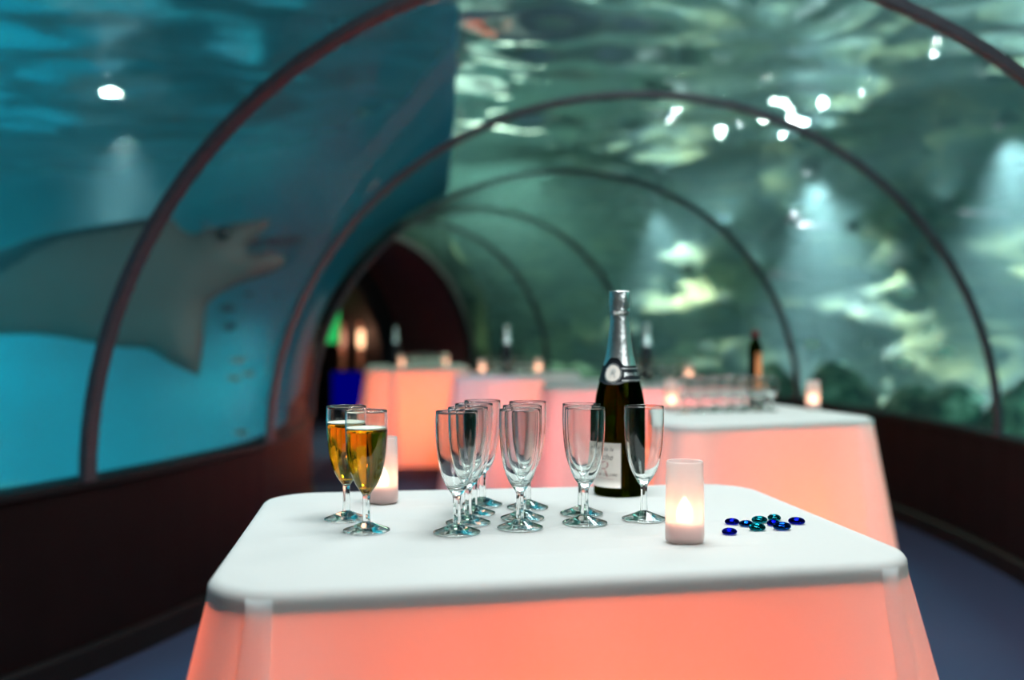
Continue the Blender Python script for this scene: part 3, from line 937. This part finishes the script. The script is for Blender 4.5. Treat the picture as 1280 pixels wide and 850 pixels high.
# black collar with a raised shield for the medallion
def collar_z(a):
    d = a - R(-22); up = .024 * math.exp(-(d / R(30)) ** 4) 
    dn = .004 * math.exp(-(d / R(30)) ** 4)
    return (.176 - dn, .2005 + up * .52)
col_ = curved_patch('collar_label', None, bottle_r, R(-180), R(179.9), 120, collar_z, M['collar'], bot, .0010, 8)
for zz in (.1785, .1965):
    curved_patch('silver_stripe', None, bottle_r, R(6), R(170), 50, lambda a, zz=zz: (zz - .0006, zz + .0006), M['silverink'], col_, .0015, 1)
def disc(name, ang, zc, ra, rz, material, parent, lift, inner=0.0):
    v, f = [], []
    n = 32; rr = bottle_r(zc)
    rings = [1.0, .75, .5, .25] if inner == 0 else [1.0, inner]
    for q in rings:
        for k in range(n):
            a = ang + ra * q * math.cos(2 * math.pi * k / n) / rr; z = zc + rz * q * math.sin(2 * math.pi * k / n); r = bottle_r(z) + lift
            v.append((r * math.sin(a), -r * math.cos(a), z))
    for j in range(len(rings) - 1):
        for k in range(n): f.append((j * n + k, j * n + (k + 1) % n, (j + 1) * n + (k + 1) % n, (j + 1) * n + k))
    if inner == 0: f.append(tuple((len(rings) - 1) * n + k for k in range(n)))
    return link_mesh(name, v, f, material, parent)
disc('medallion', R(-22), .1895, .0118, .0128, M['paper'], col_, .0016)
disc('medallion_ring', R(-22), .1895, .0135, .0146, M['silverink'], col_, .0015, .955)
bend_text('monogram', 'R', .016, bottle_r, R(-22), .1895, M['silverink'], col_, .0019, .25)
bend_text('collar_lettering', 'JEAN DE LA ROCHE', .0068, bottle_r, R(14), .1876, M['silverink'], col_, .0015, 0, align='LEFT', bold=.0001)
lab = curved_patch('front_label', None, bottle_r, R(-88), R(3), 40, lambda a: (.0150, .0830), M['paper'], bot, .0003, 6)
bend_text('lettering', 'Jean de la', .0088, bottle_r, R(-38), .0735, M['ink'], lab, .0008, .35)
bend_text('lettering', 'Roche', .0135, bottle_r, R(-40), .0615, M['ink'], lab, .0008, .4)
bend_text('monogram', 'R', .036, bottle_r, R(-40), .042, M['pinkink'], lab, .0007, .3, bold=-.0004)
bend_text('lettering', 'CREMANT DE LOIRE', .0054, bottle_r, R(-40), .0345, M['ink'], lab, .0009)
curved_patch('flourish', None, bottle_r, R(-66), R(-12), 24, lambda a: (.0285 + .0006 * math.sin(a * 6), .0291 + .0006 * math.sin(a * 6)), M['pinkink'], lab, .0008, 1)
x, y = on_table(774.5, 618)
bot.location = (x, y, TOP + .0006); bot.rotation_euler = (0, 0, -math.atan2(x, y))

# ------------------------------------------------------------------ frosted candle lamps
def candle_lamp(label):
    t = thing('candle_lamp', label, 'candle', (0, 0, 0), 0, 'frosted candle lamps')
    lathe_obj('frosted_shade', [(0, .001), (.0215, .001), (.0228, .003), (.0232, .010), (.0228, .050), (.0218, .0955), (.0212, .0970), (.0204, .0962), (.0213, .050), (.0217, .012), (.020, .0052), (0, .0050)], M['frost'], t, 40)
    lathe_obj('led_base', [(0, .0054), (.0190, .0054), (.0194, .007), (.0194, .0225), (.018, .0240), (.006, .0246), (0, .0246)], M['led_base'], t, 28)
    lathe_obj('flame_bulb', smooth_profile([(0, .0247), (.0070, .0252), (.0098, .031), (.0092, .039), (.0058, .047), (.0014, .0535), (0, .0545)], 3), M['flame'], t, 20)
    return t
cl = candle_lamp(''); own(cl)
put(cl, 856, 678, True, 'frosted candle lamp at the front of the nearest table beside the blue pebbles')
for (px, py, lab) in [(478, 628.5, 'frosted candle lamp on the nearest table behind the filled flutes'),
                      (1016.5, 512.5, 'frosted candle lamp alone near the right end of the second table'),
                      (839.5, 513.5, 'frosted candle lamp left of the small glasses on the second table'),
                      (861, 478, 'frosted candle lamp on the middle table above the rows of small glasses'),
                      (603, 468, 'frosted candle lamp on the centre back table at left of its glasses'),
                      (673, 467, 'frosted candle lamp on the centre back table at right of its glasses'),
                      (502, 459.5, 'frosted candle lamp on the furthest table left of its glasses'),
                      (557, 457.5, 'frosted candle lamp on the furthest table right of its glasses')]:
    put(cl, px, py, False, lab)

# ------------------------------------------------------------------ glass pebbles
def pebble(mm, label, px, py, s, rz, mesh_cache={}):
    if 'b' not in mesh_cache:
        mesh_cache['b'] = smooth_profile([(0, .0002), (.0070, .0002), (.0092, .0014), (.0100, .0034), (.0092, .0056), (.0066, .0076), (.0032, .0086), (0, .0089)], 4)
    o = lathe_obj('glass_pebble', mesh_cache['b'], mm, None, 28)
    x, y = on_table(px, py); o.location = (x, y, TOP + .0006); o.scale = (s * 1.0, s * .9, s * .85); o.rotation_euler = (0, 0, rz)
    tag(o, label, 'glass pebble', 'blue glass pebbles')
pebble(M['gem_blue'], 'dark blue glass pebble furthest to the left at the back', 915.3, 655.5, .97, .1)
pebble(M['gem_blue'], 'dark blue glass pebble nearest the table front', 912, 668, .97, .4)
pebble(M['gem_mid'], 'azure glass pebble leftmost in the close cluster of pebbles', 933, 658, .95, .2)
pebble(M['gem_teal'], 'teal glass pebble at the back left of the close cluster', 949.5, 653.5, 1.10, .7)
pebble(M['gem_teal'], 'greenish teal glass pebble at the front of the close cluster', 946.8, 663, 1.14, .9)
pebble(M['gem_teal'], 'teal glass pebble at the back right of the close cluster', 968, 650.5, .98, 1.4)
pebble(M['gem_blue'], 'dark blue glass pebble in the middle right of the close cluster', 967, 657, .90, .3)
pebble(M['gem_mid'], 'azure glass pebble at the front right of the close cluster', 977.5, 662, 1.2, .6)
pebble(M['gem_blue'], 'dark blue glass pebble alone at the far right', 996, 655, 1.08, -.2)

# ------------------------------------------------------------------ glasses and bottles on the far tables
def goblet(hh, label, group):
    t = thing('wine_glass', label, 'glass', (0, 0, 0), 0, group)
    k = hh / .112
    o_ = [(0, .040), (.006, .042), (.016, .050), (.0205, .064), (.0222, .080), (.0212, .100), (.0200, .112)]
    i_ = [(.0191, .1121), (.0203, .100), (.0212, .080), (.0194, .0648), (.0130, .0525), (0, .0470)]
    lathe_obj('bowl', [(a, b * k) for a, b in smooth_profile(o_, 3) + smooth_profile(i_, 3)], M['glass'], t, 24)
    v, f = lathe([(0, .0085), (.0042, .0085 * k), (.0038, .025 * k), (.0048, .0398 * k), (0, .0398 * k)], 8); link_mesh('stem', v, f, M['glass'], t)
    lathe_obj('foot', [(0, .0004), (.0222, .0004), (.0226, .0016), (.018, .004), (.005, .008), (0, .0083)], M['glass'], t, 24)
    return t
def rows(specs, hh, label, group):
    g = goblet(hh, label, group); own(g); first = True
    for (x, y) in specs:
        if first: g.location = (x, y, TOP + .0006); first = False
        else: dup(g, (x, y, TOP + .0006), random.uniform(0, 6))
sp = []
for j, (y0, xa, xb, n_) in enumerate(((3.19, .548, .848, 7), (3.27, .590, .84, 6), (3.36, .53, .795, 6))):
    for i in range(n_):
        x = xa + (xb - xa) * i / (n_ - 1); sp.append((x, y0 + .22 * (x - .55)))
rows(sp, .112, 'small stemmed glass in the rows of glasses on the second table at right', 'small glasses on the second table')
sp = []
for j in range(2):
    for i in range(5):
        sp.append((.665 + .062 * i + .02 * j, 5.25 + .10 * j))
rows(sp, .136, 'stemmed glass in the rows on the middle table right of the big bottle', 'glasses on the middle table')
sp = [(-.125 + .056 * i + .02 * j, 6.38 + .10 * j) for j in range(2) for i in range(5)]
rows(sp, .105, 'stemmed glass between the two candle lamps on the centre back table', 'glasses on the centre back table')
sp = [(-.80 + .058 * i + .02 * j, 7.80 + .12 * j) for j in range(2) for i in range(5)]
rows(sp, .105, 'stemmed glass between the two candle lamps on the furthest table', 'glasses on the furthest table')

b2 = champagne_bottle('', False, 'bottles on the far tables', M['foil'], 28); own(b2)
b2.location = (.742, 5.48, TOP + .0006); b2['label'] = 'champagne bottle with pale foil neck on the middle table behind its glasses'
dup(b2, (-.035, 6.62, TOP + .0006), 0, 'champagne bottle with pink lit neck on the centre back table')
dup(b2, (-.94, 8.02, TOP + .0006), 0, 'champagne bottle with pale neck on the furthest table')
t = thing('wine_bottle', 'slim bottle with orange label and dark red cap behind the small glasses at right', 'bottle', (.845, 3.46, TOP + .0006), .2)
lathe_obj('glass_body', smooth_profile([(0, .001), (.021, .001), (.0225, .006), (.0225, .19), (.0215, .215), (.0125, .232), (.0115, .240)], 4) + [(0, .240)], M['bottle'], t, 28)
lathe_obj('cap', [(0, .2405), (.0128, .2405), (.0150, .246), (.0150, .262), (.013, .265), (0, .265)], M['foil_red'], t, 24)
curved_patch('label', None, lambda z: .0225, R(-20), R(70), 16, lambda a: (.06, .19), M['orange'], t, .0003, 4)

# ------------------------------------------------------------------ the hall at the tunnel end
def wall_spot(px, inset=.12, r=None):
    """where the sight line of a column of the hall meets the outer hall wall"""
    s = (px - 640) / FPX; rr = RM + HW - inset
    a, b, c = s * s + 1, 2 * (s * -CX - CY), CX * CX + CY * CY - rr * rr
    D = (-b + math.sqrt(b * b - 4 * a * c)) / (2 * a)
    return Vector((s * D, D, 0))
for (px, lab) in ((428, 'slender lit copper column with glowing lamp, the left one of the pair in the hall'),
                  (451, 'slender lit copper column with glowing lamp, the right one of the pair in the hall')):
    p = wall_spot(px)
    t = thing('lamp_column', lab, 'lamp', p)
    lathe_obj('column', [(0, .0), (.06, .0), (.06, .03), (.032, .05), (.029, 1.42), (.04, 1.44), (.04, 1.48), (0, 1.48)], M['copper'], t, 20)
    lathe_obj('lamp_shade', smooth_profile([(.030, .86), (.034, .90), (.038, .94), (.038, .99), (.034, 1.03), (.030, 1.07)], 3), M['sconce' if px > 440 else 'sconce_dim'], t, 20)
    dirc = Vector((-p.x, -p.y, 0)).normalized()
    point('column_light', p + dirc * .14 + Vector((0, 0, .96)), 2.2 if px > 440 else 1.0, (1, .5, .3), .03)
def panel_box(name, px, z0, z1, w, material, label, cat, inset=.34):
    p = wall_spot(px, inset); t = thing(name, label, cat, (p.x, p.y, 0), -math.atan2(p.x, p.y))
    box('frame', (w + .04, .05, z1 - z0 + .04), (0, .02, (z0 + z1) / 2), M['black'], t, .004)
    box('lit_face', (w, .012, z1 - z0), (0, -.012, (z0 + z1) / 2), material, t)
panel_box('backlit_panel', 410, .92, 1.36, .26, M['green_panel'], 'green backlit panel glowing in the dark hall at the tunnel end', 'panel')
panel_box('backlit_panel', 434, .10, .58, .34, M['blue_panel'], 'deep blue lit panel low in the dark hall beside the copper columns', 'panel')
